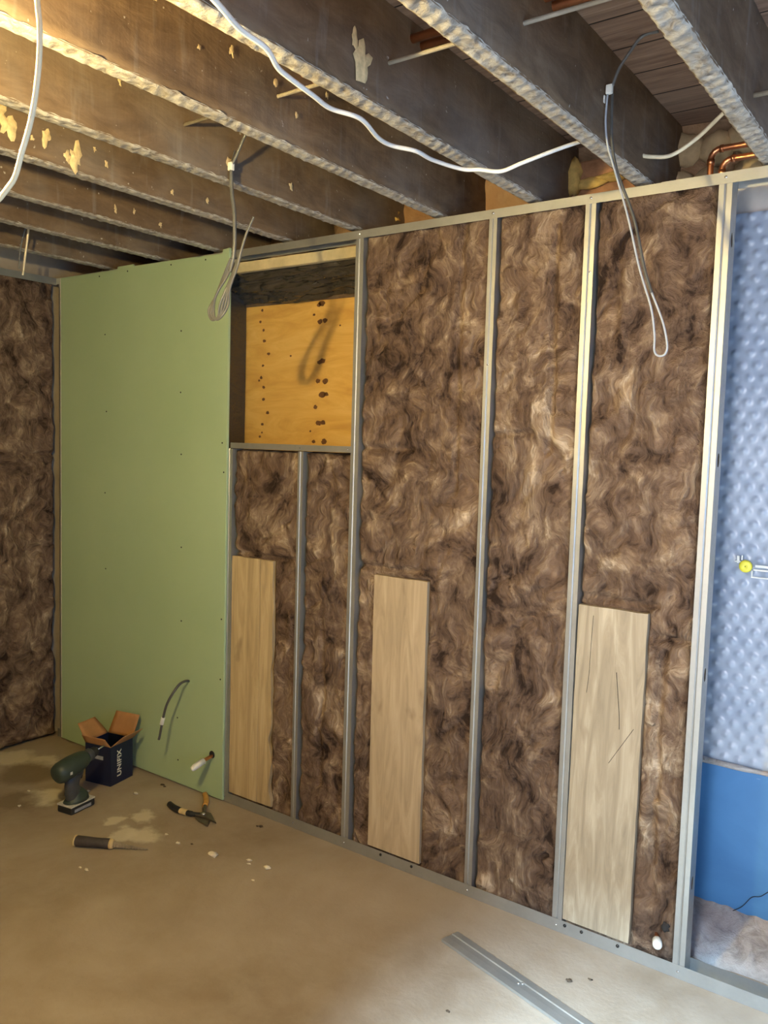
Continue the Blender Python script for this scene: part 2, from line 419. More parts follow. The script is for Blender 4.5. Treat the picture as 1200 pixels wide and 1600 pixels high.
def lump(mb, c, sc, seed=0, jit=.5, seg=12):
    return mb.ball(V(c), 1.0, seg, sc, jit)
fb = MB(); lump(fb, (2.50, .23, 2.42), (.030, .02, .075)); lump(fb, (2.545, .23, 2.40), (.028, .02, .06)); lump(fb, (2.60, .235, 2.375), (.06, .018, .018)); lump(fb, (2.68, .235, 2.385), (.06, .018, .015))
tag(fb.build('expanding_foam', M['foam'], origin=(2.55, .24, 2.4)), 'lumpy yellow foam on the masonry beside the joist second from the right', 'foam')
fb = MB(); lump(fb, (1.72, .25, 2.41), (.05, .03, .045), jit=.7); lump(fb, (1.79, .25, 2.37), (.05, .03, .03), jit=.7)
tag(fb.build('expanding_foam', M['foam'], origin=(1.74, .25, 2.4)), 'small dark yellow foam patch above the frame over the window', 'foam')
tag(MB().box(2.105, 2.150, .20, .27, 2.05, 2.505).build('timber_prop', M['foam'], origin=(2.13, .24, 2.05), bevel=.003), 'upright yellowish timber behind the top track between two joists', 'timber')

# ---------------------------------------------------------------- right bay: membrane, tanking, mortar haunch
def mem_fn(u, v):
    x = 2.98 + u * 1.92; z = .565 + v * 1.665
    sp = 0.042; row = z / (sp * 0.866); j = math.floor(row + .5); off = (j % 2) * sp / 2
    i = math.floor((x - off) / sp + .5); dx = x - (i * sp + off); dz = z - j * sp * .866
    d = math.hypot(dx, dz); h = 0.0
    if d < .012: h = .0062 * min(1, (.012 - d) / .007)
    return (x, .287 - h - .004 * noise.noise(V((x*2, 0, z*2))), z)
tag(MB().grid(mem_fn, 320, 290).build('dimpled_membrane', M['membrane'], origin=(3.9, .29, .565)), 'pale dimpled plastic membrane on the wall right of the steel frame', 'membrane')
def tank_fn(u, v):
    x = 2.98 + u * 1.92; z = .07 + v * .49
    return (x, .285 - .006 * noise.noise(V((x*3, 0, z*3))), z + (.006 * noise.noise(V((x * 9, 3, 0))) if v == 1 else 0))
tk = tag(MB().grid(tank_fn, 120, 30).build('tanking_sheet', M['blue'], origin=(3.9, .29, .07)), 'smooth blue waterproof sheet along the wall foot under the dimpled membrane', 'sheet')
MB().tube(spline([(3.155, .279, .10), (3.188, .279, .128), (3.215, .279, .168), (3.24, .279, .18), (3.27, .279, .21), (3.33, .279, .25)]), .0011, 6).build('crease', M['dark'], tk)
def edge_fn(u, v):
    x = 2.98 + u * 1.92; a = v * math.pi
    r = .009 + .006 * noise.noise(V((x*12, 1, 0)))
    return (x, .281 - r * math.sin(a), .563 + r * math.cos(a) + .008 * noise.noise(V((x*3, 7, 0))))
tag(MB().grid(edge_fn, 200, 8).build('edge_bead', M['mortar'], origin=(3.9, .28, .563)), 'grey-brown sealant line where the membrane meets the blue sheet', 'bead')  # raised grey-brown line along the lower edge of the membrane
def haunch_fn(u, v):
    x = 2.90 + u * 2.0
    y = .288 - v * .158; z = (1 - v) ** 1.1 * .10 + .012
    n1 = noise.noise(V((x*9, y*9, z*9))); n2 = noise.noise(V((x*30, y*30, 2)))
    if v > .99: return (x, y + .02 * n1, -.002)
    return (x, y + .014 * n1 + .004 * n2, max(.002, z + .012 * n2 + .01 * n1))
tag(MB().grid(haunch_fn, 260, 30).build('mortar_haunch', M['mortar'], origin=(3.9, .2, 0)), 'rough grey mortar fillet at the wall foot below the blue sheet', 'mortar')
# membrane fixing
wp = empty('membrane_plug', (3.137, .278, 1.182), 'round yellow plug with clear clips fixed in the dimpled membrane', 'plug')
MB().lathe([(0, .003), (0, .019), (.005, .0185), (.008, .014), (.008, .004), (.006, .0001)], (3.137, .276, 1.182), (0, -1, 0), 24).build('disc', M['yellow'], wp); disc_ = wp.children[0]
MB().lathe([(0, .003), (.0015, .0001)], (3.137, .270, 1.182), (0, -1, 0), 10).build('centre_pin', M['dark'], disc_)
for bxs in ((3.112, 3.119, .270, .276, 1.19, 1.212), (3.124, 3.128, .270, .276, 1.20, 1.215), (3.105, 3.122, .270, .276, 1.193, 1.197), (3.16, 3.215, .268, .274, 1.172, 1.177),
            (3.155, 3.22, .268, .274, 1.150, 1.154), (3.155, 3.159, .268, .274, 1.154, 1.172), (3.165, 3.22, .268, .274, 1.182, 1.190)):
    MB().box(*bxs).build('clear_clip', M['white'], wp, bevel=.001)

# ---------------------------------------------------------------- window bay: plywood, wrapped lintel, batten
pw = empty('plywood_sheet', (1.40, .225, 1.40), 'orange plywood sheet with rows of dark spots covering the window opening', 'plywood')
MB().box(1.05, 1.90, .220, .238, 1.38, 2.12).build('panel', M['ply'], pw, bevel=.001)
spots = [(1.163,2.067,.8),(1.152,2.02,.8),(1.172,1.984,.8),(1.177,1.938,1),(1.204,1.883,1),(1.172,1.835,.8),(1.162,1.784,.9),(1.150,1.772,.6),(1.178,1.743,.9),(1.179,1.692,1),(1.203,1.635,1.1),(1.174,1.586,.9),(1.16,1.533,.8),(1.172,1.55,.6),
         (1.493,2.072,1.7),(1.478,2.068,1.3),(1.485,2.00,1.6),(1.512,2.004,1.4),(1.503,1.843,1.8),(1.486,1.838,1.3),(1.452,2.03,.8),(1.481,1.764,1.5),(1.52,1.762,1.6),(1.505,1.707,1.9),(1.525,1.709,1.3),(1.471,1.659,1.3),(1.49,1.594,1.6),(1.512,1.596,1.4),(1.446,1.56,.6),(1.465,1.518,1.1),(1.520,1.519,1.7),(1.33,1.87,.6),(1.59,1.98,.5)]
DG = simple('dark_glue', (0.13, 0.055, 0.018), 0.6, var=.3)
for i, (x, z, k) in enumerate(spots):
    pts = []
    for a in range(14):
        th = a / 14 * 2 * math.pi; r = .0072 * k * (1 + .45 * noise.noise(V((math.cos(th)*1.5, math.sin(th)*1.5, i * 3.1))))
        pts.append((x + r * 1.15 * math.cos(th), z + r * .9 * math.sin(th)))
    MB().prism(pts, 'y', .2188, .2202).build('dark_spot', DG, pw)
def wrap_fn(u, v):
    x = 1.02 + u * .92; a = v
    y = .10 + .10 * a - .02 * math.sin(a * math.pi); z = 2.205 - .12 * a
    k = noise.noise(V((x*4, 0, a*6))) * .018 + noise.noise(V((x*13, 4, a*14))) * .011 + (1 - 2*abs(noise.noise(V((x*9, 2, a*9))))) ** 3 * .010
    return (x, y + k, z + k * .8)
lw = empty('wrapped_lintel', (1.46, .15, 2.09), 'lintel wrapped in glossy creased black plastic over the plywood', 'lintel')
MB().grid(wrap_fn, 140, 36).build('plastic_wrap', M['wrap'], lw)
MB().box(1.02, 1.94, .215, .295, 2.085, 2.205).build('timber_core', M['joist'], lw)
tag(MB().box(1.15, 1.832, .066, .092, 2.196, 2.236).build('timber_batten', M['batten'], origin=(1.5, .08, 2.196), bevel=.002), 'cream timber batten just under the top track in the window bay', 'batten')
def rev_fn(u, v):
    z = 1.36 + v * .86; y = .062 + u * .156
    return (1.069 + .0015 * noise.noise(V((y * 20, 5, z * 9))) - .012 * max(0, .35 - u), y, z)
rvb = MB().grid(rev_fn, 14, 60); rvb.box(.95, 1.045, .062, .2185, 1.36, 2.22)
tag(rvb.build('reveal_lining', M['wrap'], origin=(1.0, .14, 1.36)), 'black lining down the left side of the window opening', 'lining')

# ---------------------------------------------------------------- steel framing
SW = .034; SD = .056
def stud_mesh(x0, z0, z1, w=SW, holes=(), y0=0.0, depth=SD):
    mb = MB()
    prof = [(x0, y0 + .007), (x0, y0), (x0 + .40*w, y0), (x0 + .5*w, y0 + .0025), (x0 + .60*w, y0), (x0 + w, y0)]
    back = [(x0 + w, y0 + depth), (x0, y0 + depth), (x0, y0 + depth - .007)]
    for poly in (prof, back):
        for a, b in zip(poly, poly[1:]):
            mb.add([(a[0], a[1], z0), (b[0], b[1], z0), (b[0], b[1], z1), (a[0], a[1], z1)], [(0, 1, 2, 3)])
    X = x0 + w; Y0, Y1 = y0, y0 + depth
    cuts = [z0]
    for h in sorted(holes): cuts += [h - .03, h + .03]
    cuts.append(z1)
    for k in range(0, len(cuts), 2):
        mb.add([(X, Y0, cuts[k]), (X, Y1, cuts[k]), (X, Y1, cuts[k+1]), (X, Y0, cuts[k+1])], [(0, 1, 2, 3)])
    for h in holes:
        yc = (Y0 + Y1) / 2; ring = []; sq = []
        for a in range(16):
            th = a / 16 * 2 * math.pi; cx, cz = math.cos(th), math.sin(th)
            ring.append((X, yc + .011 * cx, h + .020 * cz))
            k = 1 / max(abs(cx), abs(cz)); sq.append((X, yc + (Y1 - Y0) / 2 * cx * k, h + .03 * cz * k))
        mb.add(ring + sq, [(i, (i+1) % 16, 16+(i+1) % 16, 16+i) for i in range(16)])
    return mb
def screw_head(x, z, y=-.0015, r=.004, mat='bright', parent=None, name='screw'):
    return MB().lathe([(0, r), (.0012, r), (.0022, r * .5), (.0022, .0001)], (x, y, z), (0, -1, 0), 12).build(name, M[mat], parent)
stud_specs = [
 (.018, .006, ZT-.002, .034, (), 'galvanised steel stud in the corner left of the green board'),
 (1.190, .006, 1.480, .034, (), 'galvanised steel stud at the right edge of the green board, below the window'),
 (1.578, .006, 1.479, .026, (), 'short galvanised stud under the window crossbar'),
 (1.832, .006, ZT-.002, .034, (), 'galvanised steel stud at the right side of the plywood window'),
 (2.368, .006, ZT-.002, .028, (), 'galvanised steel stud right of the middle leaning plank'),
 (2.690, .006, ZT-.002, .032, (), 'galvanised steel stud left of the rightmost plank'),
 (3.067, .006, ZT-.002, .034, (.282, .894, 1.499, 2.094), 'bright steel stud with oval service holes beside the dimpled membrane'),
 (3.72, .006, ZT-.002, .034, (.282, .894, 1.499, 2.094), 'steel stud in front of the dimpled membrane at the far right'),
]
for i, (x, z0, z1, w, h, lab) in enumerate(stud_specs):
    st = empty('steel_stud', (x + w/2, .028, 0), lab, 'stud', 'upright studs of the main wall frame')
    stud_mesh(x, z0, z1, w, h).build('channel', M['steel'], st, solid=.0009)
    if i: screw_head(x + w*.5, .022, -.0035, .0035, parent=st)
    if i not in (2,) and i: screw_head(x + w*.5, ZT - .012, -.0035, .004, parent=st)
    if i == 5: screw_head(2.713, 2.041, -.0015, .003, parent=st)
    if i == 4: screw_head(2.382, 1.78, -.0015, .003, parent=st)
def track(name, x0, x1, zweb, zlip, label, y0=-.0022, depth=.0605, group='tracks of the main wall frame'):
    mb = MB()
    def q(a, b, c_, d): mb.add([a, b, c_, d], [(0, 1, 2, 3)])
    n = max(2, int((x1 - x0) / .15))
    for k in range(n):
        a = x0 + (x1 - x0) * k / n; b = x0 + (x1 - x0) * (k + 1) / n
        q((a, y0, zweb), (b, y0, zweb), (b, y0 + depth, zweb), (a, y0 + depth, zweb))
        q((a, y0, zweb), (b, y0, zweb), (b, y0, zlip), (a, y0, zlip))
        q((a, y0 + depth, zweb), (b, y0 + depth, zweb), (b, y0 + depth, zlip), (a, y0 + depth, zlip))
    o = mb.build(name, M['steel'], origin=(x0, 0, min(zweb, zlip)), solid=.0008)
    return tag(o, label, 'track', group)
track('steel_track', .0, 2.93, ZT, ZT - .028, 'long grey steel track along the top of the wall frame, left of the joint')
track('steel_track', 2.912, 4.90, ZT + .001, ZT - .029, 'brighter steel track section along the frame top above the membrane', -.0036, .0635)
track('steel_track', .0, 4.90, .001, .042, 'steel floor track running along the foot of the wall frame')
nog = empty('steel_crossbar', (1.525, .028, 1.48), 'horizontal steel crossbar under the plywood window', 'crossbar')
mbn = MB()
for q in ([(1.214,-.0025,1.482),(1.834,-.0025,1.482),(1.834,-.0025,1.504),(1.214,-.0025,1.504)], [(1.214,-.0025,1.504),(1.834,-.0025,1.504),(1.834,.058,1.504),(1.214,.058,1.504)], [(1.214,.058,1.482),(1.834,.058,1.482),(1.834,.058,1.504),(1.214,.058,1.504)]):
    mbn.add(q, [(0, 1, 2, 3)])
mbn.build('channel', M['steel'], nog, solid=.0009)
for x in (1.59, 1.82): screw_head(x, 1.493, -.003, .003, parent=nog)
# fixings showing dark on the floor track
for x, where in ((2.155, 'below the right side of the middle plank'), (2.735, 'below the left edge of the rightmost plank'), (2.79, 'below the rightmost plank, second from its left edge'), (2.905, 'below the right edge of the rightmost plank'), (2.02, 'below the left side of the middle plank')):
    tag(MB().lathe([(0, .005), (.003, .005), (.004, .0001)], (x, -.0026, .030), (0, -1, 0), 10).build('track_fixing', M['screw'], origin=(x, 0, .03)), 'dark screw in the floor track ' + where, 'screw', 'dark fixings in the floor track')
# left wall frame
def rotl(mb):   # main wall frame coordinates -> left wall: x along -y, outward normal +x
    mb.v = [V((-p.y, -p.x, p.z)) for p in mb.v]; return mb
lt = MB()
for y0 in (.0,):
    for k in range(20):
        a = k * .145; b = a + .145
        lt.add([(a, -.0015, ZT), (b, -.0015, ZT), (b, .057, ZT), (a, .057, ZT)], [(0, 1, 2, 3)])
        lt.add([(a, -.0015, ZT), (b, -.0015, ZT), (b, -.0015, ZT-.032), (a, -.0015, ZT-.032)], [(0, 1, 2, 3)])
tag(rotl(lt).build('steel_track', M['steel'], origin=(0, -1.4, ZT-.03), solid=.0008), 'steel track along the top of the left wall', 'track')
for k, s0 in enumerate((.60, 1.20, 1.80, 2.40)):
    stl = empty('steel_stud', (-.028, -s0, 0), 'galvanised steel stud in the left wall, number %s from the corner' % ('one', 'two', 'three', 'four')[k], 'stud', 'studs of the left wall')
    rotl(stud_mesh(s0, .004, ZT-.002)).build('channel', M['steel'], stl, solid=.0009)

# ---------------------------------------------------------------- insulation batts
def wool_h(x, z, seed):
    p = V((x, seed * 1.7, z))
    w = noise.noise_vector(p * 3.5) * .13
    q = p + w
    w2 = noise.noise_vector(q * 9) * .035
    q = q + w2
    a = noise.noise(q * 9.0); b = noise.noise(V((q.x * 26, q.y * 26, q.z * 17))); c_ = noise.noise(q * 50)
    rid = 1 - abs(noise.noise(q * 6.5 + V((9, 0, 3)))) * 2
    return .50 * a + .28 * b + .10 * c_ - .30 * max(0, rid - .82) / .18
def batt(x0, x1, z0, z1, seed, label, planks=(), seams=(), pits=(), res=.0075, left=False, group='brown insulation batts'):
    nu = int((x1 - x0) / res); nv = int((z1 - z0) / res); back = .054
    def fn(u, v):
        x = x0 + u * (x1 - x0); z = z0 + v * (z1 - z0)
        if u in (0, 1) or v in (0, 1): return (x, back, z)
        e = min(x - x0, x1 - x, (z - z0) * .8, (z1 - z) * .8)
        h = wool_h(x, z, seed)
        edge = .014 * max(0, 1 - e / .022) ** 2 * (1 + noise.noise(V((x * 30, seed, z * 30))))
        y = .010 - .027 * h + edge
        for (px0, px1, pz0, pz1) in planks:
            d = max(px0 - x, x - px1, pz0 - z, z - pz1)
            if d < .003: y = max(y, .028)
            elif d < .012: y = max(y, .012)
        for (axis, val, a, b) in seams:
            t = abs((x if axis == 'x' else z) - val - .01 * noise.noise(V((x * 6, 2, z * 6)))); o_ = z if axis == 'x' else x
            if a < o_ < b and t < .016: y += .020 * (1 - t / .016)
        for (cx, cz, r) in pits:
            if abs(x - cx) < r * .8 and abs(z - cz) < r: y += .022
        return (x, min(max(y, -.020), back - .004), z)
    mb = MB().grid(fn, nu, nv)
    mb.add([(x0, back, z0), (x1, back, z0), (x1, back, z1), (x0, back, z1)], [(0, 1, 2, 3)])
    org = ((x0 + x1) / 2, .03, z0)
    if left: rotl(mb); org = (-.03, -(x0 + x1) / 2, z0)
    return tag(mb.build('insulation_batt', M['wool'], origin=org, fix=False), label, 'insulation', group)
P1 = (1.226, 1.455, .045, 1.043); P2 = (1.955, 2.181, .045, 1.049); P3 = (2.723, 2.935, .045, 1.048)
batt(1.2255, 1.577, .012, 1.480, 1, 'brown wool insulation left of the short stud, under the window crossbar', [P1], [('z', 1.06, 1.2, 1.6)])
batt(1.605, 1.831, .012, 1.480, 2, 'narrow brown wool insulation strip right of the short stud under the window', (), [('x', 1.71, .2, .85)])
batt(1.867, 2.367, .012, ZT-.006, 3, 'wide brown wool insulation right of the plywood window, around the middle plank', [P2], [('x', 2.265, 1.35, 2.25), ('z', 1.075, 1.87, 2.16), ('z', 1.50, 1.87, 2.1)], [(2.105, 2.045, .018)])
batt(2.397, 2.689, .012, ZT-.006, 4, 'brown wool insulation without a plank, between the two middle studs', (), [('x', 2.60, 1.5, 2.2), ('z', 1.56, 2.4, 2.55)])
batt(2.723, 3.066, .012, ZT-.006, 5, 'brown wool insulation behind the rightmost plank, left of the bright stud', [P3], [('z', 1.075, 2.72, 2.97), ('z', .98, 2.95, 3.06), ('x', 2.985, .3, .95)])
for k in range(4):
    a = .056 if k == 0 else .60 * k + .035
    batt(a if k else .004, .60 * (k + 1) - .001 if k < 4 else 2.9, .006, ZT-.006, 11 + k,
         'brown wool insulation filling the left wall, bay %s from the corner' % ('one', 'two', 'three', 'four')[k], res=.009 if k == 0 else .016, left=True, seams=[('z', 1.42, 0, .6)], group='insulation in the left wall')

# ---------------------------------------------------------------- planks standing in the bays
def plank(x0, x1, z0, z1, mat, label, seed, tilt=0.0, wane=0.0, split=None):
    def slab(a0, a1, y0, y1, w0, w1, s):
        mb = MB(); n = 46; L = []; Rr = []
        for k in range(n + 1):
            z = z0 + (z1 - z0) * k / n; t = tilt * (z - z0)
            L.append((a0 + t + w0 * noise.noise(V((1, s, z * 14))), z)); Rr.append((a1 + t + w1 * noise.noise(V((7, s, z * 11))), z))
        # slightly uneven top edge
        pts = L + [(a0 + (a1 - a0) * j / 6 + tilt * (z1 - z0), z1 + .003 * noise.noise(V((j * 1.3, s, 2)))) for j in range(1, 6)] + Rr[::-1]
        return mb.prism(pts, 'y', y0, y1)
    b = empty('timber_plank', ((x0 + x1) / 2, .012, z0), label, 'plank', 'planks standing between the studs')
    if split:
        slab(x0, split, .004, .024, .001, .001, seed).build('board', M[mat], b)
        slab(split + .0018, x1, .006, .024, .0012, wane, seed + 3).build('board', M[mat], b)
    else: slab(x0, x1, .004, .024, .001, wane, seed).build('board', M[mat], b)
    return b
plank(P1[0], P1[1], P1[2], P1[3], 'plank1', 'knotty pale plank with a split and ragged right edge, beside the green board', 1, 0, .018, 1.385)
plank(P2[0], P2[1], P2[2], P2[3], 'plank2', 'smooth tan plank standing in the bay right of the plywood window', 2, -.004, .002)
k3 = plank(P3[0], P3[1], P3[2], P3[3], 'plank3', 'greyish cracked plank standing in the rightmost insulated bay', 3, .004, .003)
MB().tube(spline([(2.775, .0035, 1.02), (2.772, .0035, .93), (2.77, .0035, .84), (2.765, .0035, .78)]), [.0007]*4*6+[.0004], 5).build('crack', M['dark'], k3)
MB().tube([(2.845, .0035, .58), (2.88, .0035, .64), (2.915, .0035, .70)], .0007, 5).build('crack', M['dark'], k3)
MB().tube(spline([(2.855, .0035, .86), (2.862, .0035, .80), (2.87, .0035, .73), (2.872, .0035, .69)]), .0009, 5).build('crack', M['dark'], k3)

# ---------------------------------------------------------------- green plasterboard
gb = empty('plasterboard', (.63, -.006, 0), 'green moisture-resistant plasterboard sheet screwed to the left of the frame', 'plasterboard')
ztop = [(.056, 2.262), (.49, 2.260), (.492, 2.272), (.60, 2.272), (.602, 2.264), (.95, 2.262), (1.165, 2.258), (1.168, 2.274), (1.206, 2.276)]
pts = [(.056, .008), (1.206, .008)] + ztop[::-1]
MB().prism(pts, 'y', -.0150, -.0032).build('board', M['green'], gb, bevel=.002)
MB().box(.052, .0558, -.0148, -.0034, .009, 2.26).build('bare_edge', M['gypsum'], gb)
for (x, z) in [(.923,1.965),(.923,1.709),(.93,1.448),(1.179,1.502),(1.19,1.383),(.403,1.977),(.414,1.628),(.405,1.254),(.36,2.241),(.564,2.245),(.855,2.244),(1.068,2.243),(1.188,.776),(1.186,.522),(.921,.301),(.927,.113),(.936,1.051),(.94,.732),(.41,.9)]:
    screw_head(x, z, -.0151, .0035, 'screw', gb)

# ---------------------------------------------------------------- joists
JX = [3.167, 2.824, 2.484, 2.139, 1.784, 1.45, 1.085, .738, .361]
NAMES = ['rightmost of the dark ceiling joists, grey-blue and thick with plaster residue underneath',
 'ceiling joist second from the right, pale rough underside, crossing behind the long grey hanging cable',
 'ceiling joist third from the right, carrying a yellow mortar lump on its side',
 'ceiling joist fourth from the right, reaching the wall left of the yellowish timber prop',
 'ceiling joist fifth from the right, with the conduit hole in its side',
 'ceiling joist sixth from the right, with several pale mortar splashes',
 'ceiling joist seventh from the right, third from the left wall, ending over the green board',
 'ceiling joist second from the left wall, ending over the green board',
 'ceiling joist nearest to the left wall, over the corner of the room']
JW = .050
joists = []
for i, (x, lab) in enumerate(zip(JX, NAMES)):
    j = empty('ceiling_joist', (x + JW/2, -1.4, JB), lab, 'joist', 'dark timber ceiling joists'); joists.append(j)
    def side(u, v, x=x, i=i):
        # wraps left side, underside, right side
        y = YF + .002 + v * (YB - YF - .004); a = u * 3
        if a < 1: px, pz = x, ZC - .001 - a * (ZC - JB)
        elif a < 2: px, pz = x + (a - 1) * JW, JB
        else: px, pz = x + JW, JB + (a - 2) * (ZC - .001 - JB)
        n1 = noise.noise(V((i * 5, y * 7, a * 2.5))) * .0022 + noise.noise(V((i, y * 30, a * 7))) * .0012
        if a <= 1: px -= n1
        if a >= 2: px += n1
        if pz > ZC - .01: pz = ZC - .001
        return (px, y, pz)
    MB().grid(side, 27, 220).build('timber', M['joist'], j)
    def resid(u, v, x=x, i=i):
        y = YF + .02 + v * (YB - YF - .06)
        tw = noise.noise(V((y * 8, i * 3, 0)))
        ph = (y / .036 + .25 * tw) + (u - .5) * .9
        rid = abs((ph % 1.0) - .5) * 2                       # one ridge per vanished lath
        rid = rid ** 1.5
        n1 = noise.noise(V((u * 3 + i * 7, y * 22, 1))); n2 = noise.noise(V((u * 5, y * 60, i)))
        t = .0022 + .0042 * rid * (.6 + .6 * noise.noise(V((y * 5, i, 5)))) + .0022 * n1 + .0016 * n2
        wl = -.0003 - .0035 * abs(noise.noise(V((y * 26, i, 9)))); wr = .0003 + .0045 * abs(noise.noise(V((y * 24, i, 4))))
        px = x + wl + u * (JW + wr - wl)
        ed = min(u, 1 - u)
        if u in (0, 1): return (px, y, JB + .002 + .004 * noise.noise(V((y * 40, u * 5, i))))
        if ed < .12: t *= .55
        return (px, y, JB - max(t, .0015))
    MB().grid(resid, 12, 560).build('plaster_residue', M['residue'], j)['label'] = 'pale crumbly plaster residue along the underside'
def splash(j, x, y, z, s, seed):
    mb = MB(); pts = []
    def fn(u, v):
        th = u * 2 * math.pi; r = s * v * (1 + .9 * noise.noise(V((math.cos(th) * 1.6, math.sin(th) * 1.6, seed * 2.3))))
        return (x + .0025 + s * .14 * (1 - v * v), y + r * math.cos(th) * .8, z + r * math.sin(th) * 1.25)
    mb.grid(fn, 20, 6)
    mb.build('mortar_splash', M['splash'], j)
splash(joists[2], 2.534, -.888, 2.352, .030, 1); splash(joists[2], 2.534, -.92, 2.385, .014, 8)
for k, (y, z, s) in enumerate(((-.905, 2.318, .026), (-.93, 2.312, .014), (-.996, 2.345, .018), (-1.11, 2.345, .030), (-1.14, 2.38, .022), (-.80, 2.33, .007), (-.84, 2.36, .006), (-1.04, 2.33, .006), (-.55, 2.31, .008), (-.4, 2.32, .007))):
    splash(joists[5], 1.50, y, z, s, 10 + k)
for k, (y, z, s) in enumerate(((-.95, 2.43, .010), (-.80, 2.41, .008), (-.72, 2.36, .007), (-1.18, 2.46, .012), (-1.05, 2.40, .006), (-.6, 2.45, .007))):
    splash(joists[3], 2.189, y, z, s, 30 + k)
for k, (y, z, s) in enumerate(((-.62, 2.33, .010), (-.35, 2.33, .010), (-1.0, 2.42, .008))):
    splash(joists[4], 1.834, y, z, s, 50 + k)
for k, (y, z, s) in enumerate(((-.5, 2.32, .009), (-.42, 2.33, .007), (-.3, 2.31, .008))):
    splash(joists[6], 1.135, y, z, s, 60 + k)

# ---------------------------------------------------------------- pipes and conduit
tag(MB().tube([(1.80, -.786, 2.383), (2.5, -.79, 2.383), (3.22, -.786, 2.383)], .0048, 12).build('conduit', M['rod'], origin=(1.8, -.79, 2.383)), 'thin grey conduit threaded crosswise through the joists', 'conduit')
tag(MB().tube([(3.17, -.32, 2.328), (3.8, -.32, 2.328), (4.9, -.32, 2.328)], .0055, 10).build('conduit', M['rod'], origin=(3.2, -.32, 2.328)), 'short end of pale conduit leaving the rightmost joist', 'conduit')
for k, y in enumerate((-.698, -.655)):
    tag(MB().tube([(2.15, y, 2.472), (3.0, y, 2.472), (4.9, y, 2.472)], .0105, 14).build('copper_pipe', M['copper'], origin=(2.15, y, 2.47)), ('straight copper pipe under the ceiling boards, the one nearer the camera', 'straight copper pipe under the ceiling boards, the one nearer the wall')[k], 'pipe', 'copper pipes crossing the joists')
def elbow(y, x, z, zb, lab):
    p = [(4.9, y, z), (x + .05, y, z), (x + .025, y, z)] + [(x + .025 - .025 * math.sin(a), y, z - .025 + .025 * math.cos(a)) for a in (.3, .7, 1.1, 1.4)] + [(x, y, z - .03), (x, y, zb)]
    e = empty('copper_pipe', (x, y, zb), lab, 'pipe', 'bent copper pipes above the frame')
    MB().tube(p, .0085, 14).build('tube', M['copper'], e)
    MB().tube([(x + .034, y, z), (x + .024, y, z)], .0105, 14).build('joint_collar', M['copper'], e)
    MB().tube([(x, y, z - .026), (x, y, z - .042)], .0105, 14).build('joint_collar', M['copper'], e)
elbow(.12, 3.008, 2.373, 2.10, 'upper bent copper pipe above the top track, turning down at the left')
elbow(.12, 3.040, 2.340, 2.10, 'lower bent copper pipe above the top track, nested under the other')

# ---------------------------------------------------------------- cables
def cable(pts, r, mat, label, name='cable', cat='cable', group=None, n=8):
    return tag(MB().tube(spline(pts, n), r, 8).build(name, M[mat], origin=pts[0]), label, cat, group)
cable([(2.72, -1.75, 2.262), (2.70, -1.60, 2.225), (2.655, -1.43, 2.215), (2.613, -1.331, 2.22), (2.602, -1.256, 2.22), (2.567, -1.189, 2.22), (2.555, -1.146, 2.22), (2.539, -1.052, 2.22), (2.528, -.984, 2.22), (2.548, -.907, 2.22),
       (2.514, -.797, 2.22), (2.512, -.738, 2.22), (2.54, -.678, 2.22), (2.541, -.605, 2.22), (2.568, -.510, 2.22), (2.605, -.482, 2.22), (2.650, -.455, 2.216), (2.70, -.44, 2.232), (2.745, -.405, 2.256), (2.78, -.355, 2.284), (2.815, -.30, 2.312)],
      .0052, 'cablew', 'long white cable drooping in waves below the joists')
cable([(2.60, -1.72, 2.275), (2.599, -1.70, 2.113), (2.605, -1.70, 2.07), (2.601, -1.70, 2.019), (2.585, -1.70, 1.963), (2.56, -1.70, 1.919), (2.527, -1.70, 1.876), (2.47, -1.72, 1.85), (2.42, -1.82, 1.90), (2.40, -1.93, 2.04), (2.37, -1.93, 2.15), (2.335, -1.87, 2.18), (2.33, -1.86, 2.145)],
      .0040, 'cablec', 'pale looping flex hanging at the upper left, feeding the lamp')
cable([(3.20, -.05, 2.47), (3.13, -.05, 2.445), (3.087, -.05, 2.411), (3.017, -.05, 2.354), (2.952, -.05, 2.321), (2.899, -.05, 2.325), (2.856, -.05, 2.338), (2.84, -.05, 2.345)], .0056, 'cablec', 'short cream cable curving above the top track between the two right joists')
# lamp out of the picture, upper left
pl = empty('work_lamp', BULB_AT, 'bare warm light bulb in a holder hanging from its flex', 'lamp')
MB().ball(BULB_AT, .030, 20).build('bulb', M['bulb'], pl)
MB().lathe([(.028, .014), (.05, .017), (.085, .016), (.092, .006)], BULB_AT, (0, 0, 1), 18).build('lamp_holder', M['white'], pl)
def tiebox(parent, c, w=.017, h=.024, d=.012):
    return MB().box(c[0]-w/2, c[0]+w/2, c[1]-d/2, c[1]+d/2, c[2]-h/2, c[2]+h/2).build('connector_block', M['white'], parent, bevel=.002)
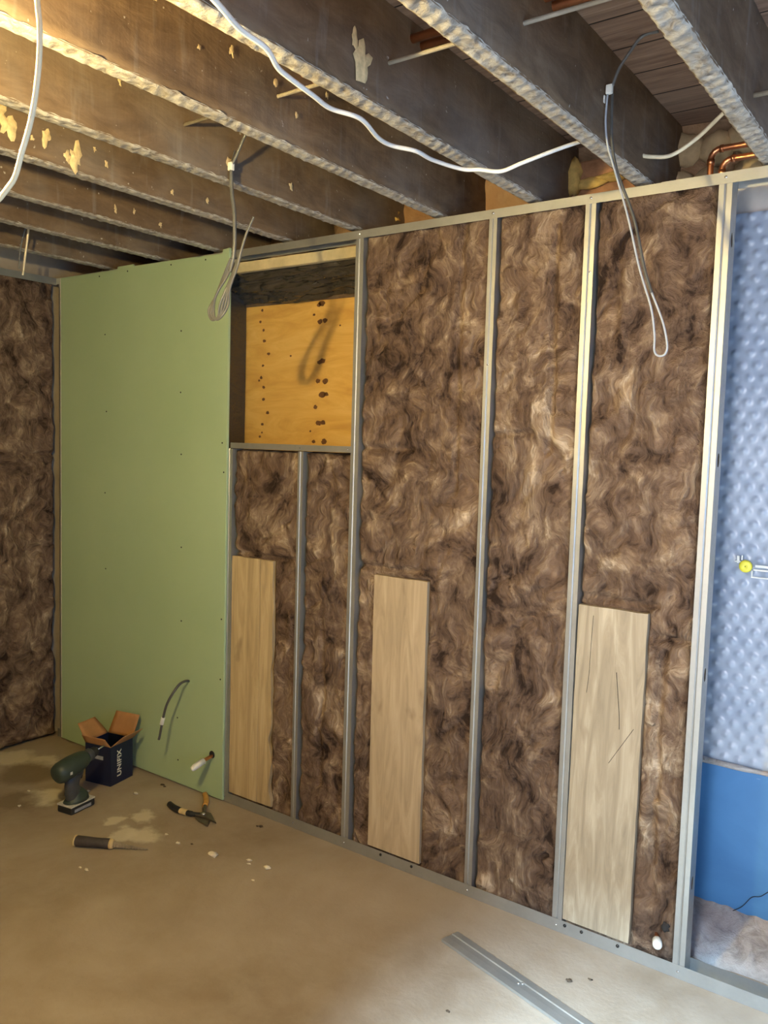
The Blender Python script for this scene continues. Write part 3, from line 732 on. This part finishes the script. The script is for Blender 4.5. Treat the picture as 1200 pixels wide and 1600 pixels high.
# right hanging cable: drop from joist, connector, two strands, loop
hc = empty('hanging_cable', (2.967, -.35, 2.50), 'dark grey cable with white connector hanging in a long loop before the rightmost insulation', 'cable')
Y = -.35
MB().tube(spline([(3.00, Y, 2.56 - .05), (2.962, Y, 2.508), (2.934, Y, 2.480), (2.908, Y, 2.445), (2.894, Y, 2.41)]), .0038, 8).build('upper_strand', M['cableg'], hc)
tiebox(hc, (2.886, Y, 2.402), .016, .022)
MB().box(2.868, 2.876, Y-.004, Y+.004, 2.372, 2.390).build('connector_tail', M['white'], hc, bevel=.001)
MB().tube(spline([(2.882, Y, 2.392), (2.880, Y, 2.33), (2.888, Y, 2.27), (2.908, Y, 2.21), (2.950, Y, 2.085), (2.985, Y, 1.96), (3.018, Y, 1.865), (3.030, Y, 1.80), (3.032, Y, 1.762), (3.042, Y, 1.749), (3.058, Y, 1.752), (3.062, Y, 1.775), (3.048, Y, 1.83), (3.018, Y, 1.90)]), .0026, 8).build('loop_strand', M['cablel'], hc)['label'] = 'grey strand forming the bottom loop'
MB().tube(spline([(2.892, Y+.006, 2.392), (2.893, Y+.006, 2.33), (2.898, Y+.006, 2.27), (2.915, Y+.006, 2.20), (2.962, Y+.006, 2.085), (2.996, Y+.004, 1.96), (3.018, Y, 1.90)]), .0036, 8).build('dark_strand', M['cabled'], hc)['label'] = 'darker strand beside the loop'
# middle hanging cable
q = .912
def nearer(p, k=q): return (3.7048 + (p[0]-3.7048)*k, -2.3828 + (p[1]+2.3828)*k, 1.5185 + (p[2]-1.5185)*k)
mc = empty('hanging_cable', nearer((1.667, -.45, 2.392)), 'bundle of grey cable with a white connector hanging in front of the green board corner', 'cable')
def tb(pts, r, mat, nm, par): return MB().tube(spline([nearer(p) for p in pts]), r, 8).build(nm, M[mat], par)
tb([(1.76, -.45, 2.52), (1.72, -.45, 2.466), (1.69, -.45, 2.42), (1.669, -.45, 2.395)], .0045, 'cableg', 'upper_strand', mc)
tiebox(mc, nearer((1.667, -.45, 2.392)), .018, .024)
mc2 = nearer((1.641, -.45, 2.362)); MB().ball(mc2, .006, 10, jit=.4).build('connector_tail', M['white'], mc)
tb([(1.668, -.45, 2.38), (1.672, -.45, 2.31), (1.684, -.45, 2.249), (1.688, -.45, 2.17), (1.684, -.45, 2.108), (1.668, -.45, 2.06)], .0058, 'cableg', 'strand', mc)
for k in range(4):
    o = (k - 1.5) * .0055
    tb([(1.684 + o*.5, -.45 + o, 2.10), (1.642 + o, -.45, 2.04), (1.605 + o*1.2, -.45 - o, 1.99), (1.582 + o * 1.4, -.45, 1.945), (1.594 + o*1.2, -.45, 1.920 - abs(o)), (1.622 + o, -.45, 1.918), (1.642 + o*1.3, -.45 + o, 1.955), (1.662 + o, -.45, 2.01), (1.696 + o * .6, -.45, 2.07), (1.722, -.45, 2.13), (1.741, -.45, 2.172), (1.768 + o * .5, -.45, 2.208 + .004 * k)], .0036, 'cableg', 'looped_strand', mc)
tb([(1.560, -.33, 2.545), (1.60, -.38, 2.502), (1.65, -.42, 2.455), (1.667, -.45, 2.400)], .002, 'cableg', 'thin_wire', mc)
# far left hanging cable
lc = empty('hanging_cable', (.596, -.5, 2.355), 'thin pale twin cable with a white connector hanging near the left wall', 'cable')
MB().tube(spline([(.640, -.5, 2.50), (.623, -.5, 2.41), (.60, -.5, 2.36)]), .004, 8).build('upper_strand', M['cablec'], lc)
tiebox(lc, (.596, -.5, 2.352), .020, .026)
MB().tube(spline([(.592, -.5, 2.345), (.580, -.5, 2.28), (.562, -.5, 2.21), (.545, -.5, 2.144)]), .0042, 8).build('strand', M['cablec'], lc)
MB().tube(spline([(.590, -.505, 2.345), (.562, -.51, 2.28), (.542, -.51, 2.22), (.528, -.505, 2.17)]), .003, 8).build('strand', M['cableg'], lc)
# cable tail coming out of the green board
ht = empty('cable_tail', (.993, -.02, .48), 'dark cable tail with a white sleeve curving out of the green board near the floor', 'cable')
MB().tube(spline([(.993, -.0155, .478), (.996, -.04, .483), (.994, -.07, .474), (.986, -.10, .438), (.968, -.115, .39), (.953, -.12, .333), (.942, -.127, .26), (.937, -.129, .238)]), .0055, 8).build('cable', M['cabled'], ht)
MB().tube([(.9545, -.1205, .335), (.9475, -.124, .305)], .0085, 12).build('white_sleeve', M['white'], ht)
# capped pipe ends
def capped(x, z, lab, ln=.085, mat='bright', y0=0.0, dz=-.02):
    e = empty('capped_pipe', (x, y0, z), lab, 'pipe')
    MB().tube([(x, y0 + .03, z), (x, y0 - ln*.6, z + dz*.5), (x, y0 - ln, z + dz)], .0075, 12).build('pipe', M['copper'], e)
    MB().tube([(x, y0 - ln*.62, z + dz*.6), (x, y0 - ln - .02, z + dz*1.2), (x, y0 - ln - .034, z + dz * 1.4), (x, y0 - ln - .038, z + dz * 1.4)], [.0135, .0135, .010, .002], 16).build('cap', M['white'], e)
    return e
cp = capped(1.142, .188, 'white capped pipe end sticking out of a hole in the green board', .075, y0=-.015)
MB().lathe([(0, .016), (.001, .016), (.001, .0001)], (1.142, -.0152, .190), (0, -1, 0), 18).build('rough_hole', M['dark'], cp)
c2 = empty('capped_pipe', (3.030, -.005, .118), 'white capped pipe end poking out of the wool at the foot of the bright stud', 'pipe')
ax2 = V((.30, -.80, -.12)).normalized(); o2 = V((3.020, -.004, .100))
MB().tube([o2 - ax2 * .03, o2 + ax2 * .02], .0065, 12).build('pipe', M['copper'], c2)
MB().lathe([(.0, .011), (.001, .0135), (.022, .0135), (.028, .011), (.031, .005), (.0315, .0001)], o2 + ax2 * .008, ax2, 20).build('cap', M['white'], c2)
MB().ball((3.044, -.006, .142), .012, 10, (1, .5, 1.1), .5).build('dark_hole', M['dark'], c2)

# ---------------------------------------------------------------- cordless drill
dr = empty('cordless_drill', (.795, -.430, 0), 'dark green cordless drill standing upright on its battery', 'drill', rz=math.radians(9))
def D(mb, nm, mat, bev=0.0, par=dr): return mb.build(nm, M[mat], par, local=True, bevel=bev)
bat = D(MB().box(-.040, .040, -.062, .062, .001, .030), 'battery', 'rubber', .006)
D(MB().box(-.0415, .0415, -.0635, .0635, .030, .037), 'battery_trim', 'silver', .003, bat)
D(MB().box(.0405, .0412, -.046, .040, .008, .020), 'battery_label', 'label', 0, bat)
base = MB(); base.tube([(0, 0, .037), (0, 0, .050), (0, -.004, .062), (0, -.010, .078)], [.058, .052, .040, .030], 20, 1)
for p in base.v: p.x *= .72
D(base, 'battery_foot', 'drillbody')
g = MB(); g.tube(spline([(0, -.012, .060), (0, -.022, .09), (0, -.020, .12), (0, -.006, .150), (0, .0, .185)]), [.036] * 8 + [.033] * 8 + [.033] * 8 + [.038] * 8 + [.038], 18)
for p in g.v: p.x *= .68
D(g, 'grip', 'dgrey')
D(MB().tube(spline([(0, .018, .150), (0, .026, .138), (0, .022, .120)]), .007, 10), 'trigger', 'rubber')
D(MB().lathe([(-.108, .004), (-.106, .025), (-.098, .037), (-.080, .043), (-.03, .044), (.01, .040), (.040, .034), (.052, .028)], (0, 0, .190), (0, 1, 0.17), 26), 'motor_housing', 'drillbody')
D(MB().lathe([(.050, .024), (.052, .027), (.075, .027), (.079, .024)], (0, 0, .190), (0, 1, .17), 22), 'torque_collar', 'dgrey')
D(MB().lathe([(.078, .018), (.080, .021), (.102, .020), (.112, .013), (.116, .008)], (0, 0, .190), (0, 1, .17), 20), 'chuck', 'rubber')
chk = [c for c in dr.children if c.name.startswith('chuck')][0]
D(MB().lathe([(.076, .022), (.080, .0225), (.081, .02)], (0, 0, .190), (0, 1, .17), 20), 'chuck_ring', 'silver', 0, chk)
D(MB().tube([(0, .112, .209), (0, .150, .215)], .003, 8), 'driver_bit', 'bright', 0, chk)
D(MB().box(.0425, .0440, -.070, -.058, .172, .184), 'badge', 'silver', .001)
# ---------------------------------------------------------------- fixings box with open flaps
BX = empty('fixings_box', (.640, -.160, 0), 'open navy cardboard box with UNIFIX lettering and brown inner flaps, by the green board', 'box', rz=math.radians(12))
def B(mb, nm, mat, bev=0.0, solid=0.0): return mb.build(nm, M[mat], BX, local=True, bevel=bev, solid=solid)
a_, h_ = .070, .175
bx = MB()
for q in ([(-a_,-a_,.001),(a_,-a_,.001),(a_,-a_,h_),(-a_,-a_,h_)], [(a_,-a_,.001),(a_,a_,.001),(a_,a_,h_),(a_,-a_,h_)], [(a_,a_,.001),(-a_,a_,.001),(-a_,a_,h_),(a_,a_,h_)], [(-a_,a_,.001),(-a_,-a_,.001),(-a_,-a_,h_),(-a_,a_,h_)], [(-a_,-a_,.001),(a_,-a_,.001),(a_,a_,.001),(-a_,a_,.001)]):
    bx.add(q, [(0, 1, 2, 3)])
# third quad order fixed to a clean back wall
bx.f[2] = [8, 9, 11, 10]
carton = B(bx, 'carton', 'navy', solid=.002)
def flap(p0, p1, out, ln, taper=.012, bend=.02):
    p0 = V(p0); p1 = V(p1); d = (p1 - p0).normalized(); o = V(out).normalized()
    mb = MB(); rows = 7
    def fn(u, v):
        t = taper * v; q = p0.lerp(p1, u) + o * ln * v
        q += d * (t * (1 - 2 * u)); q += V((0, 0, -bend * v * v)); return q
    return mb.grid(fn, 6, rows)
B(flap((a_, a_, h_), (-a_, a_, h_), (0.22, .25, 1), .105, .004, .0), 'flap', 'card', solid=.002)
B(flap((-a_, a_, h_), (-a_, -a_, h_), (-.62, -.05, .80), .095, .018, .005), 'flap', 'card', solid=.002)
B(flap((a_, -a_, h_), (a_, a_, h_), (.75, .15, .70), .075, .008, .0), 'flap', 'card', solid=.002)
B(flap((-a_, -a_, h_), (a_, -a_, h_), (-.1, -.3, .55), .045, .006, .0), 'flap', 'card', solid=.002)
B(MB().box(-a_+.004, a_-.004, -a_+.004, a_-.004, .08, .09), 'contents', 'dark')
B(MB().box(-.055, .030, -a_-.0022, -a_-.0014, .112, .128), 'paper_label', 'label')
def text_mesh(txt, size):
    cu = bpy.data.curves.new('txt', 'FONT'); cu.body = txt; cu.size = size; cu.extrude = .0003; cu.align_x = 'CENTER'; cu.align_y = 'CENTER'; cu.offset = .0007
    cu.space_character = 1.05
    ob = bpy.data.objects.new('txt', cu); COL.objects.link(ob)
    dg = bpy.context.evaluated_depsgraph_get(); me = bpy.data.meshes.new_from_object(ob.evaluated_get(dg))
    bpy.data.objects.remove(ob); return me
me = text_mesh('UNIFIX', .036); me.materials.clear(); me.materials.append(M['ink'])
# width axis runs up (+z), letters' up axis points to -y, face normal +x
R_ = Matrix(((0, 0, 1, a_ + .0016), (0, -1, 0, -.016), (1, 0, 0, .090), (0, 0, 0, 1)))
me.transform(R_)
to = bpy.data.objects.new('printed_lettering', me); COL.objects.link(to); to.parent = carton
# ---------------------------------------------------------------- jab saw
A, Bp, Cc = V((1.072, -.617, .021)), V((1.190, -.552, .021)), V((1.305, -.474, .008))
js = empty('jab_saw', (1.18, -.555, 0), 'jab saw with a dark handle and thin pointed blade lying on the floor', 'saw')
dv = (Bp - A).normalized()
MB().tube([A, A + dv*.004, A.lerp(Bp, .3), A.lerp(Bp, .6), A.lerp(Bp, .95), Bp], [.017, .0205, .0195, .0180, .0195, .017], 16, .95).build('handle', M['handle'], js)
MB().tube([A - dv*.004, A + dv*.001], .0205, 16).build('end_cap', M['tan'], js)
MB().tube([Bp - dv*.002, Bp + dv*.009], [.0195, .017], 16).build('collar', M['tan'], js)
s2 = (Cc - Bp).normalized(); side_ = s2.cross(V((0, 0, 1))).normalized()
bl = MB(); up = []; lo = []
for k in range(25):
    t = k / 24; p = Bp.lerp(Cc, t) ; p.z = .018 - .012 * t
    w = .011 * (1 - t) + .0015
    up.append(p + side_ * -w * .4 + V((0, 0, w * .9))); lo.append(p + side_ * w * .4 - V((0, 0, w * .5 + (.0022 if k % 2 else 0))))
n_ = len(up)
bl.add(up + lo, [(i, i+1, n_+i+1, n_+i) for i in range(n_-1)]); bl.build('blade', M['blade'], js, solid=.0014)
# ---------------------------------------------------------------- snips
sn = empty('tin_snips', (1.24, -.15, 0), 'tin snips with yellow and black grips lying open by the floor track', 'snips')
MB().tube(spline([(1.078, -.186, .014), (1.12, -.196, .014), (1.16, -.198, .014)]), .0125, 12).build('grip', M['rubber'], sn)
MB().tube(spline([(1.158, -.198, .014), (1.195, -.194, .014)]), .0120, 12).build('grip', M['tan'], sn)
MB().tube(spline([(1.193, -.194, .014), (1.22, -.187, .014), (1.245, -.172, .013)]), [.011]*8+[.009]*8+[.008], 12).build('lever', M['rubber'], sn)
MB().tube(spline([(1.115, -.028, .014), (1.14, -.045, .014), (1.175, -.075, .014), (1.20, -.105, .013)]), [.006]+[.0115]*23+[.009], 12).build('grip', M['orange'], sn)
MB().tube(spline([(1.198, -.10, .013), (1.225, -.13, .013), (1.255, -.155, .013)]), .008, 10).build('lever', M['blade'], sn)
def jaw(pts, y0, y1): return MB().prism(pts, 'z', y0, y1)
jaw([(1.225, -.190), (1.245, -.145), (1.275, -.140), (1.355, -.185), (1.285, -.178)], .012, .018).build('jaw', M['blade'], sn, bevel=.001)
jaw([(1.235, -.190), (1.262, -.150), (1.300, -.170), (1.335, -.212), (1.275, -.205)], .005, .011).build('jaw', M['blade'], sn, bevel=.001)
MB().lathe([(0, .008), (.005, .008), (.007, .005), (.007, .0001)], (1.262, -.168, .017), (0, 0, 1), 14).build('pivot_bolt', M['bright'], sn)
# ---------------------------------------------------------------- steel strip on the floor
ss = empty('steel_strip', (2.72, -.31, 0), 'loose flat steel channel lying on the floor in the foreground', 'steel strip')
p0 = V((2.462, -.245, 0)); dirv = (V((2.925, -.372, 0)) - p0).normalized(); sd = V((-dirv.y, dirv.x, 0))
sm = MB(); L_ = .95; W2 = .034
for k in range(19):
    a = p0 + dirv * (L_ * k / 19); b = p0 + dirv * (L_ * (k + 1) / 19)
    prof = [(-W2, .002), (-W2, .010), (-.012, .011), (-.009, .0085), (.009, .0085), (.012, .011), (W2, .010), (W2, .002)]
    for (u0, w0), (u1, w1) in zip(prof, prof[1:]):
        sm.add([a + sd*u0 + V((0,0,w0)), b + sd*u0 + V((0,0,w0)), b + sd*u1 + V((0,0,w1)), a + sd*u1 + V((0,0,w1))], [(0, 1, 2, 3)])
sm.build('channel', M['steel'], ss, solid=.0009)
for du in (0, .008): MB().lathe([(0, .004), (.003, .004), (.004, .0001)], p0 + dirv * (.285 + du) + sd * (-.002 + du) + V((0, 0, .009)), (0, 0, 1), 12).build('screw', M['bright'], ss)
# ---------------------------------------------------------------- crumbs
def crumb(x, y, s, seed, lab, mat='chip', cat='plaster crumb', grp='pale plaster crumbs on the floor'):
    mb = MB().ball((x, y, s * .28), 1.0, 10, (s, s * .7, s * .32), .9)
    tag(mb.build('plaster_crumb' if mat == 'chip' else 'dirt_clod', M[mat], origin=(x, y, 0)), lab, cat, grp)
crumb(1.515, -.349, .021, 1, 'largest flat plaster flake, on the floor right of the jab saw')
crumb(1.732, -.291, .016, 2, 'pale plaster flake on the floor in front of the second insulated bay')
for k, (x, y, s, w) in enumerate(((1.644, -.292, .010, 'just left of the second pale flake'), (1.66, -.31, .007, 'nearer the camera of the pair by the second pale flake'), (1.258, -.35, .008, 'just in front of the snips'), (1.345, -.368, .010, 'to the left of the largest flake'),
        (1.751, -.382, .006, 'alone in front of the second pale flake'), (1.252, -.697, .010, 'in front of the jab saw, right one of a pair'), (1.22, -.70, .007, 'in front of the jab saw, left one of a pair'), (.865, -.19, .012, 'right of the navy box'),
        (.604, -.565, .009, 'at the left edge, in front of the drill'), (.50, -.46, .008, 'left of the drill, beside the damp stain'), (.69, -.30, .008, 'between the drill and the navy box'))):
    crumb(x, y, s, k + 5, 'tiny pale plaster crumb ' + w)
for k, (x, y, s, w) in enumerate(((.880, -.060, .010, 'by the green board foot, larger of two'), (.90, -.065, .007, 'by the green board foot, smaller of two'), (1.489, -.074, .009, 'by the floor track under the split plank, larger'), (1.475, -.08, .006, 'by the floor track under the split plank, smaller'),
        (2.885, -.166, .006, 'right of the steel strip, nearer the track'), (2.634, -.535, .006, 'left of the steel strip, near the camera'), (2.84, -.21, .010, 'right of the steel strip, the larger one'), (1.39, -.34, .006, 'left of the largest pale flake'))):
    crumb(x, y, s, k + 40, 'small dark dirt clod ' + w, 'dirt', 'dirt', 'dark dirt clods on the floor')
